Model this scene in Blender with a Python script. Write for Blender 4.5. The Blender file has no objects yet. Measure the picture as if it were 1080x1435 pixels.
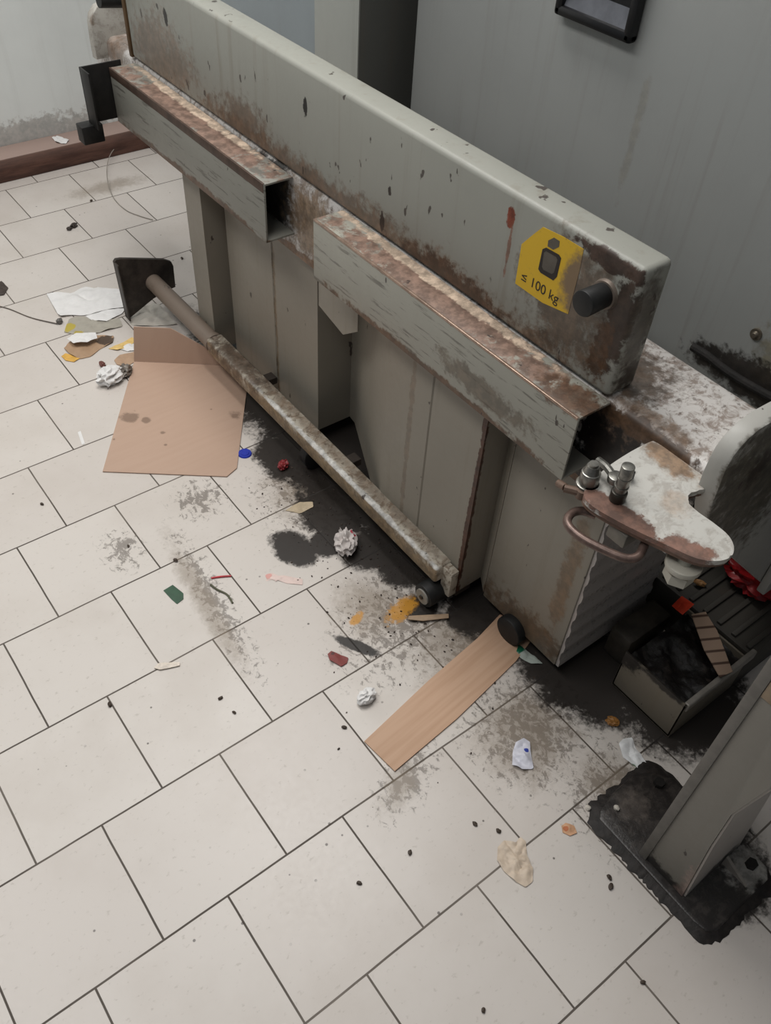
import bpy, bmesh, math, random
from math import sin, cos, pi, radians
from mathutils import Vector, Matrix, noise
random.seed(7)
C = bpy.context.scene.collection
scene = bpy.context.scene

# ------------------------------------------------------------------ camera
# world: X along the tile rows, Y along the machine (away from the viewer), Z up, metres
F = 1200.0
R = Matrix(((0.79615403, -0.60279795, 0.05266303),
            (0.40979913, 0.60118303, 0.68603472),
            (-0.44520044, -0.52460804, 0.72566037)))      # world -> camera
EYE = Vector((0.07311807, -1.06194646, 1.59747505))
cd = bpy.data.cameras.new('camera'); cam = bpy.data.objects.new('camera', cd); C.objects.link(cam)
cam.matrix_world = Matrix.Translation(EYE) @ R.transposed().to_4x4()
cd.sensor_fit = 'VERTICAL'; cd.sensor_height = 36.0; cd.lens = 36.0 * F / 1435.0
cd.clip_start = .02
scene.camera = cam

# ------------------------------------------------------------------ world, lamps, exposure
w = bpy.data.worlds.new('world'); scene.world = w; w.use_nodes = True
w.node_tree.nodes['Background'].inputs[0].default_value = (.80, .90, 1.0, 1)
w.node_tree.nodes['Background'].inputs[1].default_value = .12
def area(name, loc, rot, sx, sy, power, col=(1, .97, .93)):
    l = bpy.data.lights.new(name, 'AREA'); l.shape = 'RECTANGLE'; l.size = sx; l.size_y = sy; l.energy = power; l.color = col
    o = bpy.data.objects.new(name, l); o.location = loc; o.rotation_euler = rot; C.objects.link(o)
area('ceiling_lamp', (1.05, .75, 3.0), (0, 0, 0), .8, 1.6, 50, (1, .98, .95))
area('ceiling_lamp', (-.45, .55, 3.0), (0, 0, 0), .6, 3.2, 48, (1, .985, .96))
vs = scene.view_settings
vs.view_transform = 'Standard'; vs.look = 'None'; vs.gamma = 1; vs.use_curve_mapping = False; vs.exposure = 0.0

def at(x, y, ax, val):
    """point of the plane ax = val that the photograph shows at pixel x, y"""
    d = R.transposed() @ Vector(((x - 540) / F, (717.5 - y) / F, -1))
    i = 'xyz'.index(ax)
    return EYE + d * ((val - EYE[i]) / d[i])

# ------------------------------------------------------------------ materials
def lin(c):
    return tuple(((v / 255) / 12.92 if v <= 10 else (((v / 255) + .055) / 1.055) ** 2.4) for v in c) + (1,)
class G:
    def __init__(s, name, rough=.5, metal=0.0, spec=.4):
        s.m = bpy.data.materials.new(name); s.m.use_nodes = True; s.t = s.m.node_tree
        s.b = s.t.nodes['Principled BSDF']
        s.b.inputs['Roughness'].default_value = rough; s.b.inputs['Metallic'].default_value = metal
        s.b.inputs['Specular IOR Level'].default_value = spec
        s.pos = s.t.nodes.new('ShaderNodeNewGeometry').outputs['Position']
    def n(s, t, **k):
        x = s.t.nodes.new(t)
        for a, v in k.items(): setattr(x, a, v)
        return x
    def link(s, a, b):
        if isinstance(a, (int, float, tuple)): b.default_value = a
        else: s.t.links.new(a, b)
    def mapped(s, scale=(1, 1, 1), loc=(0, 0, 0), rot=(0, 0, 0), kind='POINT', src=None):
        m = s.n('ShaderNodeMapping', vector_type=kind)
        s.link(src or s.pos, m.inputs['Vector'])
        m.inputs['Location'].default_value = loc; m.inputs['Rotation'].default_value = rot; m.inputs['Scale'].default_value = scale
        return m.outputs[0]
    def noise(s, sc=10, detail=5, rough=.6, scale=(1, 1, 1), loc=(0, 0, 0), src=None, dist=0):
        x = s.n('ShaderNodeTexNoise'); s.link(s.mapped(scale, loc, src=src), x.inputs['Vector'])
        x.inputs['Scale'].default_value = sc; x.inputs['Detail'].default_value = detail; x.inputs['Roughness'].default_value = rough
        x.inputs['Distortion'].default_value = dist
        return x.outputs[0]
    def math(s, op, a, b=0.0, c=None, clamp=False):
        x = s.n('ShaderNodeMath', operation=op, use_clamp=clamp); s.link(a, x.inputs[0]); s.link(b, x.inputs[1])
        if c is not None: s.link(c, x.inputs[2])
        return x.outputs[0]
    def ramp(s, v, lo, hi):
        x = s.n('ShaderNodeMapRange', interpolation_type='SMOOTHSTEP'); s.link(v, x.inputs[0])
        x.inputs[1].default_value = lo; x.inputs[2].default_value = hi
        return x.outputs[0]
    def mix(s, f, a, b):
        x = s.n('ShaderNodeMix', data_type='RGBA'); s.link(f, x.inputs[0]); s.link(a, x.inputs[6]); s.link(b, x.inputs[7])
        return x.outputs[2]
    def blob(s, c, r, rot=(0, 0, 0), src=None):
        """1 at the centre, 0 at radius r (ellipsoid)"""
        v = s.mapped(r, c, rot, 'TEXTURE', src)
        g = s.n('ShaderNodeTexGradient', gradient_type='SPHERICAL'); s.link(v, g.inputs[0])
        return g.outputs[1]
    def bump(s, h, st=.3, d=.002):
        x = s.n('ShaderNodeBump'); x.inputs['Strength'].default_value = st; x.inputs['Distance'].default_value = d
        s.link(h, x.inputs['Height']); s.link(x.outputs[0], s.b.inputs['Normal'])
    def done(s, col, rough=None):
        s.link(col, s.b.inputs['Base Color'])
        if rough is not None: s.link(rough, s.b.inputs['Roughness'])
        return s.m

def plain(name, col, rough=.6, metal=0, var=.12, sc=40, bump=.15, bd=.001):
    g = G(name, rough, metal)
    c = lin(col); d = tuple(v * (1 - 2 * var) for v in c[:3]) + (1,)
    nz = g.noise(sc)
    if bump: g.bump(nz, bump, bd)
    return g.done(g.mix(g.ramp(nz, .3, .7), d, c))

def painted(name, base, dirt=(82, 66, 52), wear=.35, chips=.5, stains=(), rough=.42, streak=.5, scuff=0, spec=.4, mottle=0, bumpy=.12):
    """industrial paint: faint blotches, runs of dirt, chips, stains and painted shade of their own shape"""
    g = G(name, rough, 0, spec)
    base = lin(base); dirt = lin(dirt)
    big = g.noise(5, 4, .55); fine = g.noise(60, 5, .65); run = g.noise(1, 5, .6, (38, 38, 1.6)); mid = g.noise(17, 6, .7, dist=.4)
    col = g.mix(g.math('MULTIPLY', g.ramp(big, .35, .75), .22), base, tuple(v * .72 for v in base[:3]) + (1,))
    if streak: col = g.mix(g.math('MULTIPLY', g.ramp(run, .52, .78), streak * .6), col, lin((104, 90, 70)))
    if wear: col = g.mix(g.math('MULTIPLY', g.ramp(mid, .72 - wear * .3, .86), .75), col, dirt)
    if mottle:
        mt = g.noise(36, 6, .72, (1, 1.25, 1), (4, 1, 7), dist=.6)
        col = g.mix(g.math('MULTIPLY', g.ramp(mt, .46, .62), mottle), col, dirt)
        col = g.mix(g.math('MULTIPLY', g.ramp(g.noise(80, 4, .6, loc=(8, 8, 1)), .58, .66), mottle * .8), col, tuple(v * .5 for v in dirt[:3]) + (1,))
    if scuff:
        sc = g.noise(1, 5, .65, (20, 9, 110))
        col = g.mix(g.math('MULTIPLY', g.ramp(sc, .56, .64), scuff), col, lin((52, 44, 38)))
    nn = g.math('ADD', g.math('MULTIPLY', mid, .9), g.math('MULTIPLY', fine, .55))
    for st in stains:
        c, r, cc, k = st[:4]; sharp = st[4] if len(st) > 4 else .35
        b = g.blob(c, r, st[5] if len(st) > 5 else (0, 0, 0))
        b = g.math('ADD', g.math('MULTIPLY', b, 1.5), g.math('MULTIPLY', g.math('SUBTRACT', nn, .72), 2.6))
        b = g.math('MULTIPLY', b, g.ramp(g.blob(c, r, st[5] if len(st) > 5 else (0, 0, 0)), 0, .12))
        c_ = lin(cc)
        tone = g.mix(g.ramp(g.noise(42, 5, .7, loc=(2, 5, 9)), .35, .68), tuple(v * .62 for v in c_[:3]) + (1,), tuple(min(v * 1.35, .8) for v in c_[:3]) + (1,))
        col = g.mix(g.math('MULTIPLY', g.ramp(b, .30, .45 + sharp), k), col, tone)
    if chips:
        v = g.noise(34, 3, .5, (1, 1, .55), (3, 7, 1))
        col = g.mix(g.math('MULTIPLY', g.ramp(v, .74 - chips * .1, .76 - chips * .1), .85), col, lin((56, 46, 42)))
    g.bump(g.math('ADD', g.math('MULTIPLY', mid, .5), fine), bumpy, .002)
    return g.done(col, g.math('ADD', rough - .08, g.math('MULTIPLY', fine, .25)))

BROWN = (88, 66, 48); RUST = (112, 66, 40); SOOT_AND_SHADOW = (34, 30, 28); PALE = (196, 176, 156); KHAKI = (112, 98, 76)

# ------------------------------------------------------------------ mesh helpers
def nb(): return bmesh.new()
def box(bm, x0, x1, y0, y1, z0, z1, bev=0, seg=2, rot=None, piv=None):
    r = bmesh.ops.create_cube(bm, size=1)
    vv = r['verts']
    bmesh.ops.scale(bm, vec=(x1 - x0, y1 - y0, z1 - z0), verts=vv)
    bmesh.ops.translate(bm, vec=((x0 + x1) / 2, (y0 + y1) / 2, (z0 + z1) / 2), verts=vv)
    if bev:
        ed = list({e for v in vv for e in v.link_edges})
        rr = bmesh.ops.bevel(bm, geom=ed, offset=bev, segments=seg, profile=.5, affect='EDGES')
        vv = list({v for f in rr['faces'] for v in f.verts} | {v for v in vv if v.is_valid})
    if rot is not None:
        bmesh.ops.rotate(bm, verts=vv, cent=piv, matrix=rot)
    return bm
def prism(bm, pts, vec, bev=0, seg=2):
    """closed polygon of 3-D points pushed along vec"""
    vec = Vector(vec)
    a = [bm.verts.new(Vector(p)) for p in pts]; b = [bm.verts.new(Vector(p) + vec) for p in pts]
    n = len(pts)
    fs = [bm.faces.new(a), bm.faces.new(b[::-1])]
    for i in range(n): fs.append(bm.faces.new((a[i], b[i], b[(i + 1) % n], a[(i + 1) % n])))
    if bev:
        ed = [e for e in fs[0].edges] + [e for e in fs[1].edges]
        bmesh.ops.bevel(bm, geom=ed, offset=bev, segments=seg, profile=.5, affect='EDGES')
    bmesh.ops.recalc_face_normals(bm, faces=bm.faces)
    return bm
def cyl(bm, p0, p1, r0, r1=None, seg=32, bev=0, cap=True):
    p0, p1 = Vector(p0), Vector(p1); r1 = r0 if r1 is None else r1; d = p1 - p0
    q = d.to_track_quat('Z', 'Y'); prof = [(0, r0), (d.length, r1)]
    if bev: prof = [(0, r0 - bev), (bev * .3, r0 - bev * .3), (bev, r0), (d.length - bev, r1), (d.length - bev * .3, r1 - bev * .3), (d.length, r1 - bev)]
    rings = [[bm.verts.new(p0 + q @ Vector((r * cos(2 * pi * i / seg), r * sin(2 * pi * i / seg), h))) for i in range(seg)] for h, r in prof]
    for a, b in zip(rings, rings[1:]):
        for i in range(seg): bm.faces.new((a[i], a[(i + 1) % seg], b[(i + 1) % seg], b[i]))
    if cap: bm.faces.new(rings[0][::-1]); bm.faces.new(rings[-1])
    return bm
def smooth_path(pts, n=8):
    pts = [Vector(p) for p in pts]; out = []
    for i in range(len(pts) - 1):
        p0 = pts[max(i - 1, 0)]; p1 = pts[i]; p2 = pts[i + 1]; p3 = pts[min(i + 2, len(pts) - 1)]
        for k in range(n):
            t = k / n
            out.append(.5 * ((2 * p1) + (p2 - p0) * t + (2 * p0 - 5 * p1 + 4 * p2 - p3) * t * t + (3 * p1 - p0 - 3 * p2 + p3) * t ** 3))
    return out + [pts[-1]]
def tube(bm, pts, r, seg=10, n=8):
    P = smooth_path(pts, n); rings = []
    for i, p in enumerate(P):
        d = (P[min(i + 1, len(P) - 1)] - P[max(i - 1, 0)]).normalized()
        u = d.cross(Vector((.13, .31, .94))).normalized(); v = d.cross(u)
        rings.append([bm.verts.new(p + (u * cos(2 * pi * k / seg) + v * sin(2 * pi * k / seg)) * r) for k in range(seg)])
    for a, b in zip(rings, rings[1:]):
        for i in range(seg): bm.faces.new((a[i], a[(i + 1) % seg], b[(i + 1) % seg], b[i]))
    bm.faces.new(rings[0][::-1]); bm.faces.new(rings[-1]); return bm
def hexnut(bm, c, r, h, ax=(0, 0, 1)):
    return cyl(bm, c, Vector(c) + Vector(ax) * h, r, seg=6)

def obj(name, bm, mat, parent=None, smooth=False, label=None, origin=None):
    bmesh.ops.recalc_face_normals(bm, faces=bm.faces)
    me = bpy.data.meshes.new(name)
    if origin is None:
        if parent is not None: origin = parent.location.copy()
        else:
            xs = [v.co for v in bm.verts]
            origin = Vector(((min(v.x for v in xs) + max(v.x for v in xs)) / 2, (min(v.y for v in xs) + max(v.y for v in xs)) / 2, min(v.z for v in xs)))
    for v in bm.verts: v.co -= origin
    for f in bm.faces: f.smooth = True
    bm.to_mesh(me); bm.free()
    if smooth is not True:
        me.set_sharp_from_angle(angle=radians(35))
    me.materials.append(mat)
    o = bpy.data.objects.new(name, me); C.objects.link(o)
    if parent is not None: o.parent = parent; o.location = (0, 0, 0)
    else: o.location = origin
    if label: o['label'] = label
    return o
def sub(name, bm, mat, part, label=None):
    """sub-part: child of a part mesh that itself sits at its thing's origin"""
    root = part.parent
    o = obj(name, bm, mat, None, origin=(root.location if root else part.location).copy(), label=label)
    o.location = (0, 0, 0); o.parent = part
    return o
def thing(name, label, cat, loc, group=None):
    o = bpy.data.objects.new(name, None); o.empty_display_size = .05; C.objects.link(o); o.location = loc
    o['label'] = label; o['category'] = cat
    if group: o['group'] = group
    return o
def tag(o, label, cat, group=None):
    o['label'] = label; o['category'] = cat
    if group: o['group'] = group
    return o
def struct(name, bm, mat):
    o = obj(name, bm, mat); o['kind'] = 'structure'; return o

# ================================================================== SETTING
# ---- floor
def floor_material():
    g = G('floor_tiles', .34, 0, .45)
    br = g.n('ShaderNodeTexBrick', offset=.5, offset_frequency=2, squash=1)
    wob = g.n('ShaderNodeVectorMath', operation='MULTIPLY_ADD')
    nzc = g.n('ShaderNodeTexNoise'); g.link(g.pos, nzc.inputs['Vector']); nzc.inputs['Scale'].default_value = 9
    g.link(nzc.outputs[1], wob.inputs[0]); wob.inputs[1].default_value = (.0022,) * 3; g.link(g.pos, wob.inputs[2])
    g.link(wob.outputs[0], br.inputs['Vector'])
    br.inputs['Scale'].default_value = 1; br.inputs['Mortar Size'].default_value = .0021; br.inputs['Mortar Smooth'].default_value = .25
    br.inputs['Brick Width'].default_value = .25; br.inputs['Row Height'].default_value = .25; br.inputs['Bias'].default_value = 0
    br.inputs['Color1'].default_value = lin((208, 201, 194)); br.inputs['Color2'].default_value = lin((201, 193, 186)); br.inputs['Mortar'].default_value = lin((82, 74, 67))
    tile = br.outputs['Color']; grout = br.outputs['Fac']
    cloud = g.noise(3.5, 5, .6); speck = g.noise(70, 4, .6, (1, 1.4, 1)); mid = g.noise(16, 6, .68, dist=.3); fine = g.noise(90, 5, .7)
    tile = g.mix(g.math('MULTIPLY', g.ramp(cloud, .42, .72), .28), tile, lin((178, 167, 156)))
    tile = g.mix(g.math('MULTIPLY', g.ramp(speck, .60, .72), .34), tile, lin((150, 140, 128)))
    # strewn specks of dirt everywhere, denser by the machine
    nn = g.math('ADD', g.math('MULTIPLY', mid, 1.0), g.math('MULTIPLY', fine, .6))
    def grime(tile, blobs, col, lo, hi, k, gain=1.5):  # also lays the painted shadow under bar and body
        m = None
        for cx, cy, rx, ry, rot in blobs:
            b = g.blob((cx, cy, 0), (rx, ry, 1), (0, 0, rot))
            m = b if m is None else g.math('MAXIMUM', m, b)
        e = g.ramp(m, 0, .15)
        m = g.math('MULTIPLY', g.math('ADD', g.math('MULTIPLY', m, gain), g.math('MULTIPLY', g.math('SUBTRACT', nn, .8), 2.0)), e)
        return g.mix(g.math('MULTIPLY', g.ramp(m, lo, hi), k), tile, lin(col))
    spk = g.noise(48, 5, .75, (1.3, 1, 1), (5, 5, 0), dist=.5)
    m = None
    for cx, cy, rx, ry, rot in SPECKS:
        b = g.blob((cx, cy, 0), (rx, ry, 1), (0, 0, rot)); m = b if m is None else g.math('MAXIMUM', m, b)
    spm = g.math('MULTIPLY', g.ramp(g.math('ADD', g.math('MULTIPLY', m, .22), spk), .60, .70), g.ramp(m, 0, .3))
    tile = g.mix(g.math('MULTIPLY', spm, .62), tile, lin((74, 64, 55)))
    tile = grime(tile, LIGHT_DIRT, (134, 120, 104), .15, 1.35, .58)
    tile = grime(tile, DARK_DIRT_AND_SHADOW, (36, 31, 28), .18, .85, .97, 2.5)
    tile = grime(tile, YELLOW, (196, 138, 42), .3, .8, .85)
    vor = g.n('ShaderNodeTexVoronoi'); g.link(g.pos, vor.inputs['Vector']); vor.inputs['Scale'].default_value = 26
    sp = g.math('MULTIPLY', g.ramp(g.math('SUBTRACT', .085, vor.outputs[0]), 0, .03), g.ramp(g.noise(5, 2), .52, .6))
    tile = g.mix(g.math('MULTIPLY', sp, .8), tile, lin((62, 52, 46)))
    g.bump(g.math('ADD', g.math('MULTIPLY', grout, -1), g.math('MULTIPLY', mid, .12)), .35, .0015)
    return g.done(tile, g.math('ADD', .26, g.math('ADD', g.math('MULTIPLY', grout, .4), g.math('MULTIPLY', fine, .22))))
def fl(x, y): p = at(x, y, 'z', 0); return p.x, p.y
def blobpx(x, y, rx, ry, rot=0): a = fl(x, y); return (a[0], a[1], rx, ry, rot)
DARK_DIRT_AND_SHADOW = [(1.10, .30, .22, 1.0, 0), (1.12, -.2, .17, .25, 0), (1.12, -.52, .16, .2, 0), blobpx(412, 768, .06, .09, .3), blobpx(470, 715, .12, .14, 0), blobpx(440, 650, .12, .14, 0), blobpx(520, 770, .1, .08, 0), blobpx(400, 640, .10, .13, 0), blobpx(500, 700, .12, .12, 0), blobpx(570, 790, .1, .1, 0), blobpx(460, 760, .07, .06, 0), blobpx(660, 860, .08, .08, 0),  # under bar and body the dirt also carries painted shadow
             blobpx(500, 905, .018, .075, .5), blobpx(700, 880, .06, .06), blobpx(590, 850, .06, .05), blobpx(410, 600, .07, .12), blobpx(1000, 1200, .12, .16), blobpx(890, 1140, .055, .08, .3), (1.25, -.7, .2, .2, 0)]
LIGHT_DIRT = [blobpx(740, 1030, .17, .15, .2), blobpx(640, 900, .2, .14, .3), blobpx(520, 850, .12, .14), blobpx(430, 690, .15, .2), blobpx(285, 840, .04, .34, -.1), blobpx(870, 1110, .12, .14), blobpx(560, 1100, .10, .05, .4),
              blobpx(150, 262, .25, .08)]
SPECKS = [blobpx(560, 870, .26, .18, .3), blobpx(740, 1020, .2, .2), blobpx(440, 690, .2, .25), blobpx(570, 1090, .14, .07, .4), blobpx(870, 1120, .16, .18), blobpx(300, 840, .05, .34, -.1), blobpx(170, 770, .07, .1), blobpx(280, 700, .1, .1), blobpx(660, 900, .15, .12)]
YELLOW = [blobpx(562, 853, .078, .036, .25), blobpx(498, 868, .04, .016, .3)]
bm = nb(); box(bm, -1.6, 3.0, -2.6, 2.42, -.05, 0)
struct('floor', bm, floor_material())

# ---- far wall with a timber kick ledge at its foot
bm = nb(); box(bm, -1.6, 3.0, 2.42, 2.5, 0, 2.9)
struct('wall_back', bm, painted('white_wall_paint', (222, 225, 222), wear=0, chips=.0, streak=.15, rough=.7,
       stains=[((.93, 2.42, .45), (.06, .05, .16), (160, 158, 152), .5), ((.98, 2.42, .6), (.12, .05, .1), (150, 148, 142), .5), ((1.0, 2.42, .1), (.8, .1, .1), (140, 132, 124), .6)]))
bm = nb(); box(bm, -1.6, 1.9, 2.306, 2.42, 0, .088, .006)
g = G('kick_ledge_wood', .6)
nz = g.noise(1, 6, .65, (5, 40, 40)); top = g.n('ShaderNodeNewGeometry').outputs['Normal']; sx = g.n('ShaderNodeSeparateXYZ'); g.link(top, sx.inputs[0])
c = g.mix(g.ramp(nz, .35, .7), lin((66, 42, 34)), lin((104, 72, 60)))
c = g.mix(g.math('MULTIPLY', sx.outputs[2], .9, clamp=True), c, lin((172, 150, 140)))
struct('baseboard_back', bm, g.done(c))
# ---- cabinet wall behind the machine
door_mat = painted('grey_door_paint', (158, 160, 158), wear=.0, chips=.0, streak=.35, rough=.42,
    stains=[((1.4, -.55, .82), (.1, .10, .30), (122, 112, 80), .6, .6), ((1.4, -.62, .75), (.1, .07, .12), (84, 66, 44), .8, .5), ((1.4, -.11, .95), (.1, .015, .16), (132, 124, 104), .3, .6),
            ((1.4, -.50, .66), (.1, .20, .06), (44, 38, 34), .95, .4)])
XD = 1.40
yd0 = at(575, 140, 'x', XD).y
bm = nb(); box(bm, XD, XD + .05, -2.4, yd0, .585, 2.7, .004)
door = struct('wall_right', bm, door_mat)
side_mat = painted('dark_grey_paint', (88, 88, 84), wear=0, chips=0, streak=.3, rough=.5)
light_mat = painted('pale_grey_paint', (176, 178, 172), wear=0, chips=0, streak=.3, rough=.45)
blue_mat = painted('blue_grey_paint', (148, 156, 160), wear=0, chips=0, streak=.3, rough=.4)
XP = 1.30
y1 = at(503, 60, 'x', XP).y; y2 = at(440, 40, 'x', XP).y
bm = nb(); box(bm, XP, XP + .4, y1, y1 + .004, 0, 2.7); struct('trim_1', bm, side_mat)
bm = nb(); box(bm, XP, XP + .4, y1 + .0041, y2, 0, 2.7, .003); struct('trim_2', bm, light_mat)
bm = nb(); box(bm, XP + .03, XP + .4, y2 + .001, 1.32, .56, 2.7); struct('wall_right', bm, blue_mat)
bm = nb(); box(bm, 1.80, 1.85, -2.4, 1.2, 0, 2.7); struct('wall_right', bm, side_mat)
# rubber door gasket lump at the panel's foot
bm = nb()
tube(bm, [at(970, 486, 'x', 1.395), at(990, 498, 'x', 1.394), at(1010, 514, 'x', 1.395), at(1040, 534, 'x', 1.394), at(1090, 562, 'x', 1.395)], .008)
rubber = plain('black_rubber', (30, 30, 30), .55, var=.2, sc=60)
tag(obj('door_seal', bm, plain('grimy_seal', (30, 27, 25), .85, var=.3, sc=40, bump=.6, bd=.006)), 'black rubber seal along the foot of the grey door behind the white ledge', 'seal')
# door handle
p0 = at(845, 12, 'x', XD)
t = thing('recessed_handle', 'black plastic recessed pull handle on the grey door', 'handle', (XD, p0.y, p0.z))
hy0, hy1 = at(897, 40, 'x', XD).y, at(788, 5, 'x', XD).y
hz0, hz1 = at(885, 58, 'x', XD).z, at(885, 58, 'x', XD).z + .15
black = plain('black_plastic', (24, 24, 26), .35, var=.1)
bm = nb()
for a in [(hy0, hy0 + .018, hz0, hz1), (hy1 - .018, hy1, hz0, hz1), (hy0, hy1, hz0, hz0 + .018), (hy0, hy1, hz1 - .018, hz1)]:
    box(bm, XD - .022, XD, a[0], a[1], a[2], a[3], .006)
obj('bezel', bm, black, t)
bm = nb(); prism(bm, [(XD - .002, hy0 + .016, hz0 + .016), (XD - .016, hy0 + .016, hz0 + .016), (XD - .003, hy0 + .016, hz0 + .05)], (0, hy1 - hy0 - .032, 0))
obj('grip_lip', bm, plain('grey_plastic', (96, 98, 104), .3), t, label='grey inner lip')
bm = nb(); box(bm, XD - .004, XD, hy0 + .01, hy1 - .01, hz0 + .01, hz1 - .01); obj('back_plate', bm, black, t)
# bolt on the stained post
p = at(1060, 468, 'x', XD)
bm = nb(); cyl(bm, p, p + Vector((-.004, 0, 0)), .011, seg=24); cyl(bm, p + Vector((-.004, 0, 0)), p + Vector((-.010, 0, 0)), .0065, .004, 20)
tag(obj('screw', bm, plain('dull_steel', (120, 112, 100), .4, .7)), 'dull round screw head in the brown stained part of the grey door', 'screw')

# ================================================================== MACHINE
XB, XC = 1.033, .96
steel_dirty = dict(wear=.35, chips=.5)
M = thing('press_machine', 'grey painted steel press with ribbed lower body and heavy crossbeam over the tiled floor', 'machine', (1.10, .25, 0))
# crossbeam
beam_mat = painted('crossbeam_paint', (146, 146, 138), chips=.55, wear=.15, streak=.5, rough=.4, stains=[
    ((XB, .25, .750), (.3, 1.10, .075), (104, 78, 58), .75, .5), ((XB, -.05, .752), (.3, .26, .055), (74, 52, 38), .85, .4),
    ((XB, 1.05, .80), (.3, .26, .16), (122, 100, 84), .6, .5), ((XB, .66, .79), (.2, .16, .09), (96, 74, 56), .7, .5),
    ((XB, -.33, .86), (.05, .15, .16), (96, 80, 66), .85, .5), ((XB, -.40, .966), (.012, .11, .022), (66, 50, 42), .95, .2), ((XB, -.432, .88), (.03, .03, .13), (56, 42, 34), .95, .25),
    ((XB, -.415, .82), (.2, .026, .085), (84, 60, 42), .9, .3), ((1.065, -.452, .86), (.05, .012, .17), (74, 64, 54), .8, .6), ((1.07, -.452, .78), (.06, .012, .05), (48, 40, 34), .9, .5),  # last two blobs: grime plus shade painted onto the near end face
    ((XB, at(716, 305, 'x', XB).y, at(716, 305, 'x', XB).z), (.05, .012, .024), (120, 60, 42), 1, .15), ((XB, at(712, 350, 'x', XB).y, at(712, 350, 'x', XB).z), (.05, .006, .07), (122, 80, 62), .8, .3),
    ((XB, at(428, 150, 'x', XB).y, at(428, 150, 'x', XB).z), (.05, .012, .030), (30, 28, 26), 1, .1), ((XB, at(535, 310, 'x', XB).y, at(535, 310, 'x', XB).z), (.05, .009, .024), (52, 36, 30), 1, .1),
    ((XB, at(546, 268, 'x', XB).y, at(546, 268, 'x', XB).z), (.05, .008, .014), (48, 40, 36), 1, .1), ((XB, at(232, 25, 'x', XB).y, at(232, 25, 'x', XB).z), (.05, .012, .028), (48, 44, 40), 1, .1)])
ybe = -.452
bm = nb(); box(bm, XB, 1.097, ybe, 1.229, .752, .98, .010, 3)
beam = obj('crossbeam', bm, beam_mat, M)
# long rail under it
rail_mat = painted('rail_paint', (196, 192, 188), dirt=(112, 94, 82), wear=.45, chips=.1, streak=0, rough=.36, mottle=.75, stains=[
    ((XB, .56, .67), (.03, .13, .12), SOOT_AND_SHADOW, .9, .2), ((XB, -.545, .63), (.05, .22, .20), SOOT_AND_SHADOW, 1, .15), ((XB, -.50, .68), (.04, .12, .10), SOOT_AND_SHADOW, 1, .1), ((XB + .02, .41, .66), (.04, .15, .14), (150, 136, 118), .7, .5),  # darkest blobs: grime and painted-in shade inside channel ends and near recess
    ((1.12, -.43, .76), (.12, .12, .1), (80, 66, 54), .9, .5), ((1.05, -.52, .76), (.04, .15, .1), (120, 100, 84), .8, .5), ((XB, -.55, .735), (.03, .16, .035), (78, 58, 42), .95, .3),
    ((XB, .40, .66), (.03, .14, .14), (118, 98, 78), .8, .5), ((XB, .40, .56), (.05, 1.2, .02), (110, 78, 50), .9, .2), ((XB + .02, 1.36, .73), (.1, .12, .06), (120, 98, 80), .7)])
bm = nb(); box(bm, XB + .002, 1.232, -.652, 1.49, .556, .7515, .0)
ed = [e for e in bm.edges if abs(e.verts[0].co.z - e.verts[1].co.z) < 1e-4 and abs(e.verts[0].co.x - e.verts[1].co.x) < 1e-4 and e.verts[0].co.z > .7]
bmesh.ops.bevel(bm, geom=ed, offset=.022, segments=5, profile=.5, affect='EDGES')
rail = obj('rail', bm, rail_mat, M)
ap2 = [at(x, y, 'y', 1.40) for x, y in [(136, 84), (132, 60), (128, 34), (129, 22), (136, 10), (148, 2), (165, -4), (200, -12), (215, 70)]]
bm = nb(); prism(bm, [(p.x, 1.40, p.z) for p in ap2], (0, .03, 0), .003)
obj('side_arm', bm, painted('far_arm_paint', (172, 168, 160), wear=.4, chips=.2, streak=0, mottle=.3, stains=[((.99, 1.40, .80), (.04, .02, .04), (104, 84, 66), .7, .5)]), M)
# rust rib where the beam ends far away
bm = nb(); box(bm, XB - .003, XB + .03, 1.229, 1.243, .752, .93, .002); obj('end_rib', bm, plain('rust_brown', (92, 70, 46), .7), M)
bm = nb(); cyl(bm, at(138, 0, 'y', 1.30), at(172, 0, 'y', 1.30) , .018, seg=24); obj('end_stop', bm, rubber, M, label='black rubber stop')

# C-channels welded on
top_mat_st = [((XB - .02, .30, .755), (.06, 1.6, .05), (112, 88, 74), .95, .5)]
def channel_mat(name, col, y0, y1, z0, z1, extra=()):
    yc = (y0 + y1) / 2; L = (y1 - y0) / 2
    return painted(name, col, wear=.25, chips=.35, streak=.1, scuff=.55, rough=.38, stains=[
        ((XC + .035, yc, z1 + .005), (.09, L * 1.6, .016), (122, 100, 88), 1, .25), ((XC + .062, yc + .06, z1 + .002), (.020, L * 1.3, .03), PALE, .95, .3),
        ((XC, yc, z0), (.03, L * 1.5, .022), (92, 68, 50), .95, .3), *extra])
def channel(name, y0, y1, z0, z1, mat, rim_mat, rim_h):
    bm = nb(); t_ = .005
    box(bm, XC, XC + t_, y0, y1, z0, z1, .0012)
    box(bm, XC + t_ * .8, XB + .001, y0, y1, z1 - t_, z1, .0012)
    box(bm, XC + t_ * .8, XB + .001, y0, y1, z0, z0 + t_, .0012)
    ch = obj(name, bm, mat, M)
    bm = nb(); box(bm, XC - .0012, XC + .004, y0 + .001, y1 - .001, z1 - rim_h, z1 + .0012, .0011)
    sub('worn_edge', bm, rim_mat, ch)
    return ch
copper = plain('worn_copper_edge', (168, 144, 128), .28, .5, var=.2, sc=50)
dark_edge = plain('grimy_edge', (86, 68, 58), .5, .1, var=.25, sc=30)
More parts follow.
